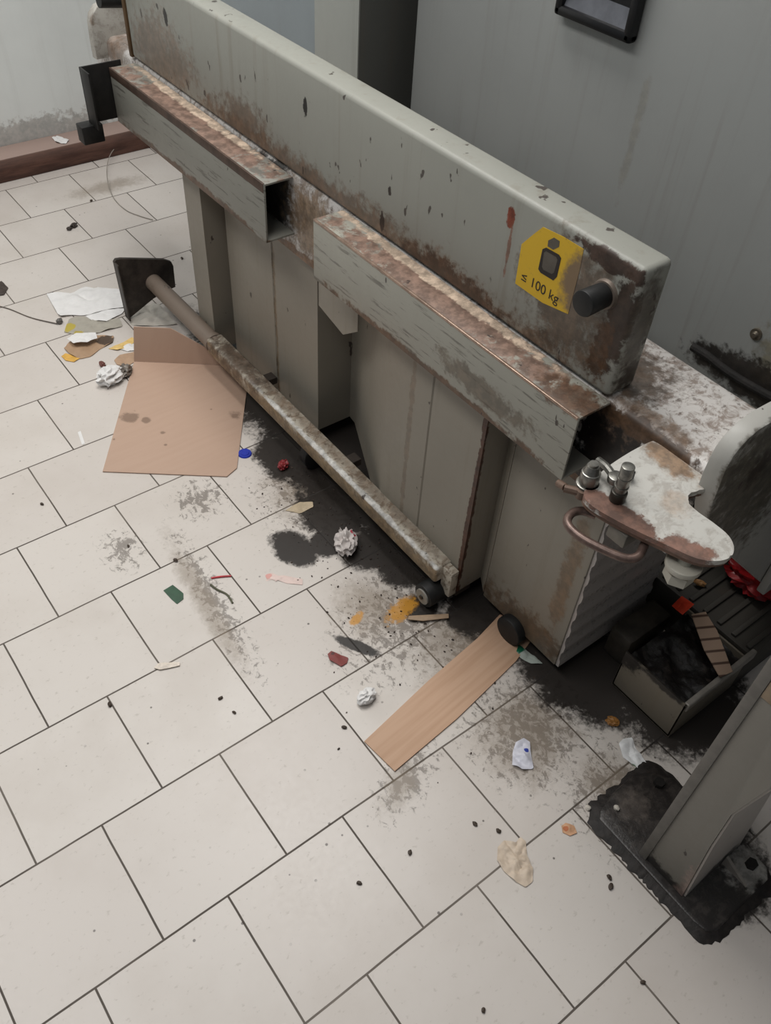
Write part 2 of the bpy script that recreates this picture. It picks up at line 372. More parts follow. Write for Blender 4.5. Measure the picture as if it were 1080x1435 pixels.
channel('channel', ybe - .008, .275, .616, .750, channel_mat('channel_paint', (152, 150, 140), ybe, .275, .616, .750,
    [((XC, -.25, .665), (.03, .18, .04), (96, 84, 70), .7, .3), ((XC + .03, -.42, .755), (.06, .1, .03), (98, 74, 58), .9, .3)]), copper, .004)
channel('channel', .464, 1.220, .606, .742, channel_mat('dark_channel_paint', (134, 133, 125), .464, 1.22, .606, .742), dark_edge, .020)
# rubber buffer with washer
b = at(848, 412, 'x', XB)
bm = nb(); cyl(bm, b, b + Vector((-.05, 0, 0)), .019, .0205, 40, .003); buf = obj('buffer', bm, rubber, M, label='black rubber buffer')
bm = nb(); cyl(bm, b, b + Vector((-.006, 0, 0)), .024, .022, 32); sub('washer', bm, plain('washer_steel', (130, 118, 108), .45, .4), buf)
# yellow warning sticker
yel = G('yellow_sticker', .5)
yw = yel.noise(30, 5, .7); 
cc = yel.mix(yel.ramp(yw, .58, .72), lin((205, 166, 38)), lin((132, 110, 66)))
bl = yel.blob((XB, -.345, .90), (.1, .05, .09))
cc = yel.mix(yel.ramp(yel.math('ADD', bl, yel.math('MULTIPLY', yel.math('SUBTRACT', yw, .5), 1.2)), .15, .6), cc, lin((120, 100, 76)))
yel_m = yel.done(cc)
sp = [at(x, y, 'x', XB) for x, y in [(722, 397), (731, 342), (748, 328), (761, 318), (790, 332), (818, 349), (812, 380), (796, 440), (760, 424)]]
bm = nb(); prism(bm, [(XB, p.y, p.z) for p in sp], (-.0007, 0, 0)); stk = obj('warning_sticker', bm, yel_m, M, label='worn yellow sticker with weight limit')
ink = plain('black_ink', (44, 38, 36), .6, bump=0); ink2 = plain('faded_ink', (92, 86, 78), .6, bump=0)
def sy(x, y): p = at(x, y, 'x', XB - .001); return (XB - .0008, p.y, p.z)
bm = nb()
oc = [sy(x, y) for x, y in [(760, 349), (765, 347), (783, 357), (786, 362), (780, 388), (775, 393), (757, 382), (754, 377)]]
ic = [sy(x, y) for x, y in [(762, 354), (765, 352), (779, 360), (781, 364), (776, 382), (773, 384), (761, 378), (759, 374)]]
ov = [bm.verts.new(p) for p in oc]; iv = [bm.verts.new(p) for p in ic]
for i in range(8): bm.faces.new((ov[i], ov[(i + 1) % 8], iv[(i + 1) % 8], iv[i]))
r = bmesh.ops.extrude_face_region(bm, geom=list(bm.faces)); bmesh.ops.translate(bm, vec=(-.0004, 0, 0), verts=[v for v in r['geom'] if isinstance(v, bmesh.types.BMVert)])
sub('pictogram', bm, ink, stk)
bm = nb(); prism(bm, ic, (-.0003, 0, 0)); prism(bm, [sy(x, y) for x, y in [(768, 337), (776, 333), (784, 338), (783, 346), (775, 350), (767, 345)]], (-.0003, 0, 0)); sub('pictogram', bm, ink2, stk)
def letters(txt, size, loc, mat, part):
    cu = bpy.data.curves.new('text', 'FONT'); cu.body = txt; cu.size = size; cu.extrude = .0002
    to = bpy.data.objects.new('text', cu); C.objects.link(to)
    dg = bpy.context.evaluated_depsgraph_get(); me = bpy.data.meshes.new_from_object(to.evaluated_get(dg))
    bpy.data.objects.remove(to)
    m = Matrix(((0, 0, -1, loc[0]), (-1, 0, 0, loc[1]), (0, 1, 0, loc[2]), (0, 0, 0, 1)))
    me.transform(m); bm = nb(); bm.from_mesh(me)
    return sub('lettering', bm, mat, part)
p = at(729, 391, 'x', XB)
letters('≤ 100 kg', .024, (XB - .0009, p.y, p.z), ink, stk)

# corrugated lower body: plan profile (Y, X) pushed upwards
XR, XF, XI = 1.055, 1.005, 1.155
def yy(x, y, X): return at(x, y, 'x', X).y
prof = [(yy(262, 300, XF), XI), (yy(262, 300, XF), XF), (yy(283, 300, XF), XF), (yy(283, 300, XF) + .002, XR + .024), (yy(283, 300, XF) - .03, XR), (yy(383, 400, XR) + .004, XR), (yy(383, 400, XR), XR + .004), (yy(383, 400, XR) - .004, XR),
        (yy(445, 470, XR), XR), (yy(445, 470, XR) - .001, XI + .004), (yy(445, 470, XR) - .03, XI), (yy(545, 520, XF), XF), (yy(605, 560, XF) + .003, XF), (yy(605, 560, XF), XF + .003), (yy(605, 560, XF) - .003, XF),
        (yy(680, 610, XF), XF), (yy(680, 610, XF) + .001, XR + .024), (yy(680, 610, XF) - .035, XR), (yy(680, 610, XF) - .036, XR)]
body_mat = painted('body_paint', (136, 130, 119), wear=.05, chips=.25, streak=.55, rough=.36, stains=[
    ((XR, -.40, .05), (.10, .20, .12), (92, 72, 52), .8, .4), ((XF, -.235, .3), (.012, .012, .5), (70, 44, 32), 1, .2), ((XR, .60, .3), (.02, .010, .5), (104, 84, 58), .7), ((XF, -.02, .35), (.02, .012, .4), (104, 84, 66), .45),
    ((XR, -.47, .3), (.03, .03, .3), (112, 86, 60), .6, .5)])
bm = nb()
inner = [(y + .0, x + .012) for y, x in prof]
Z0, Z1 = .052, .602
lo = [bm.verts.new((x, y, Z0)) for y, x in prof]; hi = [bm.verts.new((x, y, Z1)) for y, x in prof]
lo2 = [bm.verts.new((x + .01, y, Z0)) for y, x in prof]; hi2 = [bm.verts.new((x + .01, y, Z1)) for y, x in prof]
for i in range(len(prof) - 1):
    bm.faces.new((lo[i], lo[i + 1], hi[i + 1], hi[i])); bm.faces.new((lo2[i], hi2[i], hi2[i + 1], lo2[i + 1]))
    bm.faces.new((lo[i], lo2[i], lo2[i + 1], lo[i + 1])); bm.faces.new((hi[i], hi[i + 1], hi2[i + 1], hi2[i]))
for k in (0, -1): bm.faces.new((lo[k], hi[k], hi2[k], lo2[k]))
obj('ribbed_panel', bm, body_mat, M)
# little tab below the right channel
bm = nb(); prism(bm, [(XB + .001, at(446, 420, 'x', XB).y, .60), (XB + .001, at(446, 428, 'x', XB).y, at(446, 428, 'x', XB).z), (XB + .001, at(480, 463, 'x', XB).y, at(480, 463, 'x', XB).z - .012), (XB + .001, at(500, 470, 'x', XB).y, at(500, 465, 'x', XB).z), (XB + .001, at(500, 455, 'x', XB).y, .60)], (.004, 0, 0))
obj('tab', bm, body_mat, M)
# box column at the near end with fluted end face
ye = -.514
bm = nb()
box(bm, XR, 1.34, ye + .006, yy(680, 610, XF) - .036, .040, .5555, .003)
obj('end_column', bm, body_mat, M)
bm = nb(); nf = 9; H = (.5555 - .040) / nf
pts = [(XR + .001, ye + .006, .5555), (XR + .001, ye + .006, .040)]
poly = []
for i in range(nf):
    z = .040 + i * H
    poly += [(z, 0), (z + H * .30, 0), (z + H * .5, .004), (z + H * .8, .004)]
poly += [(.5555, 0)]
prism(bm, [(XR + .004, ye + .006, .040)] + [(XR + .004, ye - .002 + d, z) for z, d in poly] + [(XR + .004, ye + .006, .5555)], (.28, 0, 0))
obj('fluted_end_plate', bm, painted('end_plate_paint', (162, 156, 152), wear=0, chips=0, streak=0, rough=.25, bumpy=0), M)
bm = nb(); box(bm, XF + .004, XF + .05, yy(283, 300, XF) + .01, yy(262, 300, XF) - .002, .02, .07); obj('foot_end', bm, plain('dark_steel', (64, 56, 50), .6), M)
bm = nb(); box(bm, XF + .002, XF + .045, yy(680, 610, XF) + .004, yy(680, 610, XF) + .04, .03, .07); obj('foot_end', bm, bpy.data.materials['dark_steel'], M)
# inner dark hull behind the panels
bm = nb(); box(bm, 1.172, 1.33, yy(712, 640, XR) + .003, yy(262, 300, XF) - .002, .075, .5553); obj('hull', bm, side_mat, M)
# casters
def caster(x, y, rad, name='caster'):
    bm = nb(); cyl(bm, (x, y - .014, rad), (x, y + .014, rad), rad, seg=36, bev=.004)
    c_ = obj(name, bm, rubber, M, label='black caster wheel')
    bm = nb(); box(bm, x - .012, x + .014, y - .022, y - .017, rad, .056); box(bm, x - .012, x + .014, y + .017, y + .022, rad, .056); box(bm, x - .02, x + .02, y - .022, y + .022, .052, .058); cyl(bm, (x, y - .024, rad), (x, y + .024, rad), .004, seg=12)
    sub('fork', bm, plain('dark_steel_fork', (50, 46, 42), .5, .4), c_)
pc = at(716, 882, 'z', .036)
bm = nb(); cyl(bm, (pc.x - .012, pc.y, .036), (pc.x + .016, pc.y, .036), .0355, seg=40, bev=.004); cw = obj('front_roller', bm, rubber, M, label='black roller under the near lower corner')
bm = nb(); cyl(bm, (pc.x + .016, pc.y, .036), (pc.x + .06, pc.y, .036), .008, seg=16); sub('axle', bm, plain('axle_steel', (60, 56, 52), .5, .4), cw)
pc = at(425, 640, 'z', .05); caster(pc.x + .04, pc.y, .045)

# brackets at the far end
bk = plain('black_steel', (34, 33, 32), .5, .2, var=.2)
bm = nb()
def yp(x, y, Y=1.235): return at(x, y, 'y', Y)
a0 = yp(108, 92); a1 = yp(166, 82); z0 = yp(120, 165).z
box(bm, a0.x, a1.x, 1.222, 1.227, z0 - .012, a0.z, .001)
box(bm, a0.x, a0.x + .005, 1.17, 1.222, z0 - .012, a0.z, .001)
obj('end_bracket', bm, bk, M, label='black steel end bracket')
bm = nb(); q0 = yp(108, 180); q1 = yp(137, 172); box(bm, q0.x, q1.x, 1.20, 1.24, yp(120, 196).z, yp(120, 170).z, .003); obj('stop_block', bm, bk, M, label='small black stop block')

# ---- hook plate and fittings on the near end
ZH = .737
hook_mat = painted('hook_plate_paint', (192, 190, 184), dirt=(104, 84, 68), wear=.2, chips=.3, streak=0, rough=.36, mottle=.28, stains=[
    ((1.02, -.60, ZH), (.035, .10, .1), (142, 116, 92), .9, .5), ((.87, -.63, ZH), (.030, .10, .1), (106, 76, 64), .95, .15, (0, 0, .10)), ((.90, -.73, ZH), (.028, .06, .1), (120, 84, 70), .9, .2, (0, 0, .5)), ((.95, -.66, ZH), (.05, .035, .1), (160, 136, 114), .45, .6)])
hp = [(915, 617), (960, 645), (1000, 668), (992, 684), (972, 688), (962, 700), (975, 715), (1000, 733), (1020, 750), (1028, 766), (1024, 780), (1005, 786), (975, 782), (930, 762), (880, 738), (840, 716), (822, 702), (818, 690), (826, 678), (850, 655), (885, 632)]
outline = smooth_path([at(x, y, 'z', ZH) for x, y in hp + hp[:1]], 5)[:-1]
bm = nb(); prism(bm, [(p.x, p.y, ZH) for p in outline], (0, 0, -.009), .002)
hk = obj('hook_plate', bm, hook_mat, M)
bm = nb(); prism(bm, [(p.x + .004, p.y + .003, ZH - .011) for p in outline], (0, 0, -.008), .0015); sub('lower_plate', bm, plain('brown_worn_plate', (120, 94, 80), .4, .2), hk)
chrome = plain('bolt_steel', (150, 148, 142), .3, .75, var=.25, sc=80)
p = at(864, 700, 'z', ZH)
bm = nb(); cyl(bm, p, p + Vector((0, 0, .066)), .0095, seg=32, bev=.001)
for k in range(2): cyl(bm, p + Vector((0, 0, .026 + k * .016)), p + Vector((0, 0, .029 + k * .016)), .0106, seg=32)
pin = obj('pin', bm, chrome, M, label='upright ringed steel pin')
bm = nb(); cyl(bm, p, p + Vector((0, 0, .018)), .012, seg=28, bev=.002); sub('collar', bm, plain('oily_steel', (60, 56, 50), .35, .5), pin)
p = at(824, 676, 'z', ZH)
bm = nb(); cyl(bm, p + Vector((0, 0, -.006)), p, .018, seg=28, bev=.002); cyl(bm, p, p + Vector((0, 0, .022)), .0145, seg=28, bev=.002); cyl(bm, p + Vector((0, 0, .022)), p + Vector((0, 0, .034)), .0125, .009, seg=28); cyl(bm, p + Vector((0, 0, .034)), p + Vector((0, 0, .038)), .007, seg=20)
obj('bolt', bm, chrome, M, label='short domed bolt')
pa = at(838, 645, 'z', ZH + .02); pb = at(862, 672, 'z', ZH + .02)
bm = nb(); tube(bm, [pa, (pa + pb) / 2 + Vector((0, 0, .004)), pb], .006); cyl(bm, pb + Vector((0, 0, -.004)), pb + Vector((0, 0, .008)), .012, seg=24, bev=.002); obj('link', bm, chrome, M)
bm = nb(); tube(bm, [at(884, 652, 'z', ZH + .004), at(880, 660, 'z', ZH + .003), at(886, 668, 'z', ZH + .003)], .0025); q = at(880, 668, 'z', ZH + .005); cyl(bm, q, q + Vector((0, 0, .012)), .008, seg=6); obj('split_pin', bm, plain('split_pin_steel', (40, 38, 36), .4, .4), M)
# lugs left of the plate
bm = nb(); a = at(790, 684, 'z', ZH - .01); b2 = at(815, 690, 'z', ZH - .01)
tube(bm, [a, (a + b2) / 2, b2], .0065); cyl(bm, at(782, 677, 'z', ZH - .015), at(792, 683, 'z', ZH - .010), .006, seg=16); cyl(bm, b2 + Vector((0, 0, -.008)), b2 + Vector((0, 0, .006)), .009, seg=20)
obj('lug', bm, plain('rusty_lug', (112, 92, 80), .45, .3), M)
# loop handle under the plate
bm = nb(); tube(bm, [at(835, 722, 'z', .700), at(815, 716, 'z', .700), at(800, 720, 'z', .700), at(795, 734, 'z', .700), at(812, 752, 'z', .700), at(845, 770, 'z', .700), at(875, 782, 'z', .700), at(893, 780, 'z', .702), at(902, 765, 'z', .706), at(906, 752, 'z', .712)], .0066, 14)
obj('loop_handle', bm, plain('worn_brown_steel', (118, 98, 90), .35, .45, var=.25, sc=60), M, label='worn steel loop handle')
a = at(862, 748, 'z', .700)
bm = nb(); box(bm, a.x - .006, a.x + .05, a.y - .022, a.y + .012, .690, .716, .003); obj('catch_block', bm, plain('grey_catch', (120, 116, 108), .5, .3), M)
a = at(958, 790, 'z', .700)
bm = nb(); cyl(bm, a + Vector((.0, 0, -.006)), a + Vector((0, 0, .004)), .026, seg=32, bev=.002); cyl(bm, a + Vector((0, 0, -.03)), a + Vector((0, 0, -.012)), .022, seg=6); cyl(bm, a + Vector((0, 0, -.03)), a + Vector((0, 0, .016)), .010, seg=20)
obj('nut', bm, painted('dirty_white_metal', (176, 172, 160), wear=.5, chips=.3, streak=0), M, label='dirty pale nut and washer')
# round shouldered side arm at the near end of the rail
YA = -.685
arm_mat = painted('side_arm_paint', (168, 166, 160), wear=.3, chips=.2, streak=.1, rough=.4, stains=[((1.15, YA, .70), (.30, .012, .30), (84, 78, 68), .95, .6), ((1.12, YA, .74), (.05, .012, .06), (50, 40, 32), .8, .6)])  # wide dark blob puts the near face's shade into the paint
ap = [at(x, y, 'y', YA) for x, y in [(1150, 560), (1110, 574), (1080, 592), (1064, 602), (1050, 614), (1037, 628), (1027, 641), (1017, 658), (1008, 680), (1000, 700), (994, 720), (992, 745), (1001, 762), (1031, 785), (1073, 822), (1092, 836), (1120, 800), (1200, 640)]]
bm = nb(); prism(bm, [(p.x, YA, p.z) for p in ap], (0, .030, 0), .003)
obj('side_arm', bm, arm_mat, M)
bm = nb(); q0 = at(1069, 835, 'y', YA - .02); q1 = at(1068, 700, 'y', YA - .02); box(bm, q0.x, q0.x + .08, YA - .02, YA - .001, q0.z, q1.z, .003); obj('arm_strip', bm, arm_mat, M)

# ================================================================== BUMPER BAR
BM = thing('bumper_bar', 'low grime caked steel bar with square foot plate in front of the ribbed panels', 'bar', (.985, .45, 0))
XBAR = .985
bar_mat = painted('bar_paint', (178, 170, 156), dirt=(96, 78, 60), wear=.6, chips=.3, streak=0, rough=.45, mottle=.8, stains=[
    ((XBAR + .008, .25, .132), (.030, 1.6, .012), (120, 102, 86), .6, .8), ((XBAR - .026, .2, .10), (.012, 1.4, .05), (128, 108, 82), .9, .5), ((XBAR - .020, .12, .129), (.012, .75, .009), (200, 198, 194), .85, .5), ((XBAR, .68, .12), (.06, .2, .06), (90, 74, 62), .8, .5)])
y_end = at(622, 800, 'x', XBAR).y; zb = .105
y_sq = at(300, 478, 'x', XBAR).y
bm = nb(); box(bm, XBAR - .025, XBAR + .025, y_end, y_sq, zb - .025, zb + .025, .007, 3)
obj('square_bar', bm, bar_mat, BM)
ypl = at(222, 393, 'z', zb).y
bm = nb(); cyl(bm, (XBAR, y_sq - .02, zb), (XBAR, ypl, zb), .026, seg=32)
cyl(bm, (XBAR, y_sq - .004, zb), (XBAR, y_sq + .012, zb), .029, seg=32)
obj('round_tube', bm, painted('tube_paint', (130, 116, 104), wear=.75, chips=.4, streak=0, rough=.42), BM)
pl = [at(x, y, 'y', ypl) for x, y in [(160, 368), (163, 364), (170, 363), (230, 364), (240, 367), (243, 373), (246, 402), (215, 418), (182, 446), (178, 446)]]
bm = nb(); prism(bm, [(p.x, ypl, p.z) for p in pl], (0, .012, 0), .001)
prism(bm, [(pl[0].x, ypl, pl[0].z), (pl[-1].x, ypl, pl[-1].z), (pl[-1].x + .004, ypl, pl[-1].z), (pl[0].x + .004, ypl, pl[0].z)], (0, -.022, 0), .0005)
obj('foot_plate', bm, plain('dark_worn_plate', (70, 62, 56), .5, .2, var=.3, sc=25), BM)
# roller on the near end
rc = at(612, 824, 'z', .038)
bm = nb(); cyl(bm, (rc.x - .042, rc.y, .038), (rc.x + .03, rc.y, .038), .030, seg=36, bev=.003)
ro = obj('roller', bm, rubber, BM, label='black rubber roller')
bm = nb(); cyl(bm, (rc.x - .046, rc.y, .038), (rc.x - .040, rc.y, .038), .020, seg=32); sub('hub', bm, plain('hub_grey', (150, 146, 138), .5), ro)
bm = nb(); cyl(bm, (rc.x - .049, rc.y, .038), (rc.x - .044, rc.y, .038), .006, seg=6); sub('hub_nut', bm, plain('hub_nut_dark', (50, 44, 40), .5), ro)
bm = nb(); box(bm, XBAR - .004, XBAR + .018, y_end - .03, y_end + .002, .045, .126, .002); obj('end_cap', bm, bar_mat, BM)
stay_m = plain('dark_stay', (60, 52, 46), .6)
for y in (.20, .60):
    bm = nb(); box(bm, XBAR + .024, 1.05, y, y + .03, .085, .105); obj('stay', bm, stay_m, BM)

# ================================================================== POST WITH FOOT PLATE
PO = thing('post', 'grey steel post standing on a grimy black foot plate at the right edge', 'post', (.99, -.93, 0))
post_mat = painted('post_paint', (128, 124, 116), wear=.1, chips=.35, streak=.3, rough=.4, stains=[((.91, -.93, .0), (.1, .12, .07), SOOT_AND_SHADOW, .95, .4), ((.93, -.99, .06), (.1, .03, .12), (176, 150, 140), .5, .5)])
bm = nb()
flare = [at(x, y, 'x', .910) for x, y in [(994, 1187), (1024, 1141), (1080, 1104), (1150, 1045)]]
pf_ = [(-.892, .013), (-.892, 1.15), (flare[-1].y, 1.15)] + [(p.y, p.z) for p in flare[::-1]] + [(-.990, .013)]
prism(bm, [(.910, y, z) for y, z in pf_], (.172, 0, 0), .0008)
col_ = obj('column', bm, post_mat, PO)
bm = nb()
fp = [(-.990, .014)] + [(p.y, p.z) for p in flare[:3]]
a_ = [(.914, y - .0005, z) for y, z in fp]; b_ = [(y - .004, z + .001) for y, z in fp]
prism(bm, a_ + [(.914, y, z) for y, z in b_[::-1]], (.162, 0, 0))
sub('flare_plate', bm, painted('pale_flare_paint', (178, 170, 162), dirt=(96, 82, 74), wear=.3, chips=.2, streak=0, stains=[((1.0, -.985, .02), (.12, .03, .04), SOOT_AND_SHADOW, .8, .5)]), col_, label='pale sloping plate at the foot of the post')
bm = nb(); box(bm, .906, .911, -.906, -.889, .012, 1.15, .001); sub('edge_strip', bm, plain('strip_grey', (112, 108, 102), .45), col_)
tz = at(1056, 968, 'x', .908).z
bm = nb(); box(bm, .9075, .9099, -.931, -.9065, tz, tz + .25, .0008); sub('tape_strip', bm, plain('tan_tape', (152, 134, 112), .6), col_, label='tan strip of tape')
bm = nb()
pts = [(.895, -.80), (.91, -.788), (.955, -.778), (1.02, -.776), (1.05, -.79), (1.082, -.83), (1.09, -1.0), (1.085, -1.052), (1.068, -1.066), (.915, -1.066), (.898, -1.055), (.893, -1.03)]
prism(bm, [(x, y, 0.0) for x, y in pts], (0, 0, .013), .004)
bmesh.ops.subdivide_edges(bm, edges=list(bm.edges), cuts=3, use_grid_fill=True)
foot_mat = painted('foot_plate_grime', (40, 36, 34), dirt=(104, 96, 90), wear=.25, chips=.0, streak=0, rough=.32, spec=.5, mottle=.22, bumpy=.6, stains=[((1.05, -1.03, .01), (.07, .06, .1), (150, 146, 140), .85, .4), ((.97, -.82, .01), (.06, .05, .1), (92, 84, 78), .6, .5)])
obj('base_plate', bm, foot_mat, PO)
gb = plain('grimy_bolts', (40, 37, 35), .45, .3)
for x, y in ((1.062, -1.03), (1.045, -.82)):
    bm = nb(); cyl(bm, (x, y, .012), (x, y, .024), .011, seg=6); obj('anchor_bolt', bm, gb, PO)
bm = nb(); prism(bm, [(1.02, -.995, .013), (1.02, -.995, .04), (1.02, -1.05, .013)], (.006, 0, 0)); obj('gusset', bm, plain('pale_gusset', (150, 142, 134), .5), PO)
# caked dirt around the plate
bm = nb()
N_ = 140
cx, cy = .985, -.925
ring0 = []; ring1 = []
for i in range(N_):
    a = 2 * pi * i / N_; d = Vector((cos(a), sin(a)))
    # ray to the rounded rectangle
    s = min(.100 / abs(d.x) if abs(d.x) > 1e-3 else 9, .150 / abs(d.y) if abs(d.y) > 1e-3 else 9)
    s = min(s, .165)
    e = .003 + .022 * abs(noise.noise(Vector((d.x * 5, d.y * 5, 2)))) + .010 * abs(noise.noise(Vector((d.x * 17, d.y * 17, 5)))) + .0015 * random.random()
    ring0.append(bm.verts.new((cx + d.x * (s - .012), cy + d.y * (s - .012), .011)))
    ring1.append(bm.verts.new((cx + d.x * (s + e), cy + d.y * (s + e), .0006)))
for i in range(N_): bm.faces.new((ring0[i], ring1[i], ring1[(i + 1) % N_], ring0[(i + 1) % N_]))
mid_ = bm.faces.new(ring0[::-1])
dirt_o = obj('caked_dirt', bm, plain('caked_dirt', (44, 38, 35), .6, var=.3, sc=60, bump=.5, bd=.004), PO, label='caked black dirt')
dirt_o['kind'] = 'stuff'

# ================================================================== LOW BOX, RIBBED PLATE
BX = thing('step_box', 'open grey metal box with dirty black inside on the floor between press and post', 'box', (1.26, -.68, 0))
bxm = painted('box_paint', (118, 110, 97), wear=.2, chips=.2, streak=.3, rough=.4, stains=[((1.148, -.60, .12), (.03, .07, .07), SOOT_AND_SHADOW, .95, .4), ((1.148, -.70, .128), (.02, .1, .02), SOOT_AND_SHADOW, .9, .4)])
bx0, bx1, by0, by1, bz = 1.148, 1.358, -.762, -.602, .128
bm = nb()
box(bm, bx0, bx0 + .005, by0, by1, .006, bz, .001); box(bm, bx0, bx1, by0, by0 + .005, .006, bz, .001); box(bm, bx0, bx1, by1 - .005, by1, .006, bz - .04, .001); box(bm, bx1 - .005, bx1, by0, by1, .006, bz - .01, .001); box(bm, bx0, bx1, by0, by1, .006, .012)
obj('shell', bm, bxm, BX)
bm = nb(); r_ = bmesh.ops.create_grid(bm, x_segments=40, y_segments=24, size=.5)
for v in bm.verts:
    v.co = Vector((bx0 + .006 + (v.co.x + .5) * (bx1 - bx0 - .012), by0 + .006 + (v.co.y + .5) * (by1 - by0 - .012), .108 + .016 * noise.noise(v.co * 4) + .005 * noise.noise(v.co * 22)))
g = G('black_sludge', .5); nz = g.noise(30, 6, .7); g.bump(nz, .6, .006)
o_ = obj('sludge', bm, g.done(g.mix(g.ramp(nz, .5, .75), lin((22, 19, 18)), lin((64, 57, 52)))), BX, smooth=True); o_['kind'] = 'stuff'
bm = nb(); box(bm, bx0 + .004, bx1 + .02, by0 - .004, by0 + .008, bz - .022, bz + .003, .003, 3); obj('rim', bm, plain('worn_rim', (150, 144, 136), .35, .15), BX)

RP = thing('ribbed_step', 'dark ribbed step plate behind the open box', 'step', (1.57, -.48, 0))
rpm = painted('ribbed_dark', (64, 60, 54), wear=.5, chips=0, streak=0, rough=.5)
bm = nb(); box(bm, 1.361, 1.78, -.762, -.20, .0, .126, .003); obj('base', bm, rpm, RP)
bm = nb()
for k in range(14): box(bm, 1.37, 1.77, -.752 + k * .038, -.740 + k * .038, .1255, .133, .002)
obj('ribs', bm, rpm, RP)
LB = nb(); box(LB, 1.20, 1.34, -.585, -.525, 0, .09, .01); tag(obj('metal_block', LB, plain('dirty_block', (72, 66, 58), .5, var=.3, sc=20)), 'dirty grey metal block wedged between ribbed press end and open box', 'block')

# ================================================================== LITTER
def resample(pts, n):
    P = [Vector((p[0], p[1])) for p in pts]; L = [(P[(i + 1) % len(P)] - P[i]).length for i in range(len(P))]; T = sum(L); out = []
    for k in range(n):
        s = T * k / n; i = 0
        while s > L[i]: s -= L[i]; i += 1
        out.append(P[i].lerp(P[(i + 1) % len(P)], s / L[i]))
    return out
def sheet(pts, amp=.004, thick=.0006, freq=30, z=.0008, n=48, rings=9, seed=0, fold=0):
    """piece of paper or plastic lying on the floor, outline in floor coordinates, creased"""
    o = resample(pts, n); c = sum(o, Vector((0, 0))) / n; bm = nb(); sd = Vector((seed * 3.1, seed * 1.7, seed))
    def h(p, r):
        q = Vector((p.x, p.y, 0)) * freq + sd
        return z + amp * (abs(noise.noise(q)) * 1.6 + .5 * abs(noise.noise(q * 2.3))) * (1.15 - .5 * r) + fold * (1 - r)
    top = []
    for k in range(rings + 1):
        r = 1 - k / rings
        if r == 0: top.append([bm.verts.new((c.x, c.y, h(c, 0)))]); break
        top.append([bm.verts.new((*(c + (p - c) * r), h(c + (p - c) * r, r))) for p in o])
    for a, b in zip(top, top[1:]):
        for i in range(n):
            if len(b) == 1: bm.faces.new((a[i], a[(i + 1) % n], b[0]))
            else: bm.faces.new((a[i], a[(i + 1) % n], b[(i + 1) % n], b[i]))
    bmesh.ops.recalc_face_normals(bm, faces=bm.faces)
    r = bmesh.ops.solidify(bm, geom=list(bm.faces), thickness=thick)
    return bm
def wad(c, rx, ry, rz, rot=0, amp=.35, seed=0, sub_=4):
    bm = nb(); bmesh.ops.create_icosphere(bm, subdivisions=sub_, radius=1)
    for v in bm.verts:
        q = v.co * 1.7 + Vector((seed, seed * 2, 1)); d = 1 - amp * abs(noise.noise(q)) * 1.7 - amp * .28 * abs(noise.noise(q * 2.2)) + .1 * amp
        v.co = v.co * d
    m = Matrix.Translation(Vector((c[0], c[1], 0))) @ Matrix.Rotation(rot, 4, 'Z') @ Matrix.Diagonal((rx, ry, rz, 1))
    bmesh.ops.transform(bm, matrix=m, verts=bm.verts)
    lo_ = min(v.co.z for v in bm.verts)
    for v in bm.verts: v.co.z = max(v.co.z - lo_ - rz * .15, .0004)
    return bm
def px(pts): return [fl(x, y) for x, y in pts]
def stainpaper(name, base, marks, rough=.6, sc=60, deep=.2):
    g = G(name, rough); nz = g.noise(sc, 5)
    col = g.mix(g.math('MULTIPLY', g.ramp(nz, .35, .8), deep), lin(base), lin(tuple(int(v * .6) for v in base)))
    for (x, y), r, cc in marks:
        p = fl(x, y); b_ = g.blob((p[0], p[1], 0), (r, r, .2)); b_ = g.math('ADD', b_, g.math('MULTIPLY', g.math('SUBTRACT', nz, .5), .9))
        col = g.mix(g.ramp(b_, .35, .5), col, lin(cc))
    g.bump(nz, .2, .001)
    return g.done(col)
def litter(name, bm, mat, label, cat, group=None): return tag(obj(name, bm, mat), label, cat, group)

# folded cardboard sheet: flat panel on the floor and a raised flap
card = G('brown_cardboard', .75)
cn = card.noise(1, 4, .5, (6, 70, 6)); cm = card.noise(14, 5, .65)
ccol = card.mix(card.math('MULTIPLY', card.ramp(cn, .3, .8), .22), lin((184, 156, 137)), lin((170, 140, 121)))
for (x, y), r in [((183, 585), .05), ((228, 608), .018), ((232, 625), .012), ((330, 585), .05), ((205, 590), .03), ((160, 617), .01), ((296, 575), .012)]:
    p = fl(x, y); b_ = card.math('ADD', card.blob((p[0], p[1], 0), (r, r, .2)), card.math('MULTIPLY', card.math('SUBTRACT', cm, .5), 1.6)); ccol = card.mix(card.math('MULTIPLY', card.ramp(b_, .5, .75), .6), ccol, lin((96, 76, 62)))
card_m = card.done(ccol)
P = px([(144, 662), (318, 669), (332, 657), (350, 515), (188, 508)])
CB = thing('cardboard_sheet', 'large brown cardboard sheet with a raised flap, half under the low bar', 'cardboard', (sum(p[0] for p in P) / 5, sum(p[1] for p in P) / 5, 0))
bm = nb(); prism(bm, [(x, y, .001) for x, y in P], (0, 0, .003), .0006); obj('flat_panel', bm, card_m, CB)
f0, f1 = Vector((*P[4], .004)), Vector((*P[3], .004))
e = (f1 - f0).normalized(); nrm = Vector((-e.y, e.x, 0))
if nrm.y < 0: nrm = -nrm
u0 = at(187, 458, 'y', f0.y + .008)
bm = nb()
W = [(f0, 0), (f1, 0)]
up = u0 - f0; alo = up - e * up.dot(e)
t0 = f0 + up; t1 = f0 + e * .12 + alo * 1.0; t2 = f1 - e * .10 + alo * .35
prism(bm, [f0, t0, t1, t2, f1], alo.cross(e).normalized() * .003)
obj('flap', bm, card_m, CB, label='raised flap of the sheet')
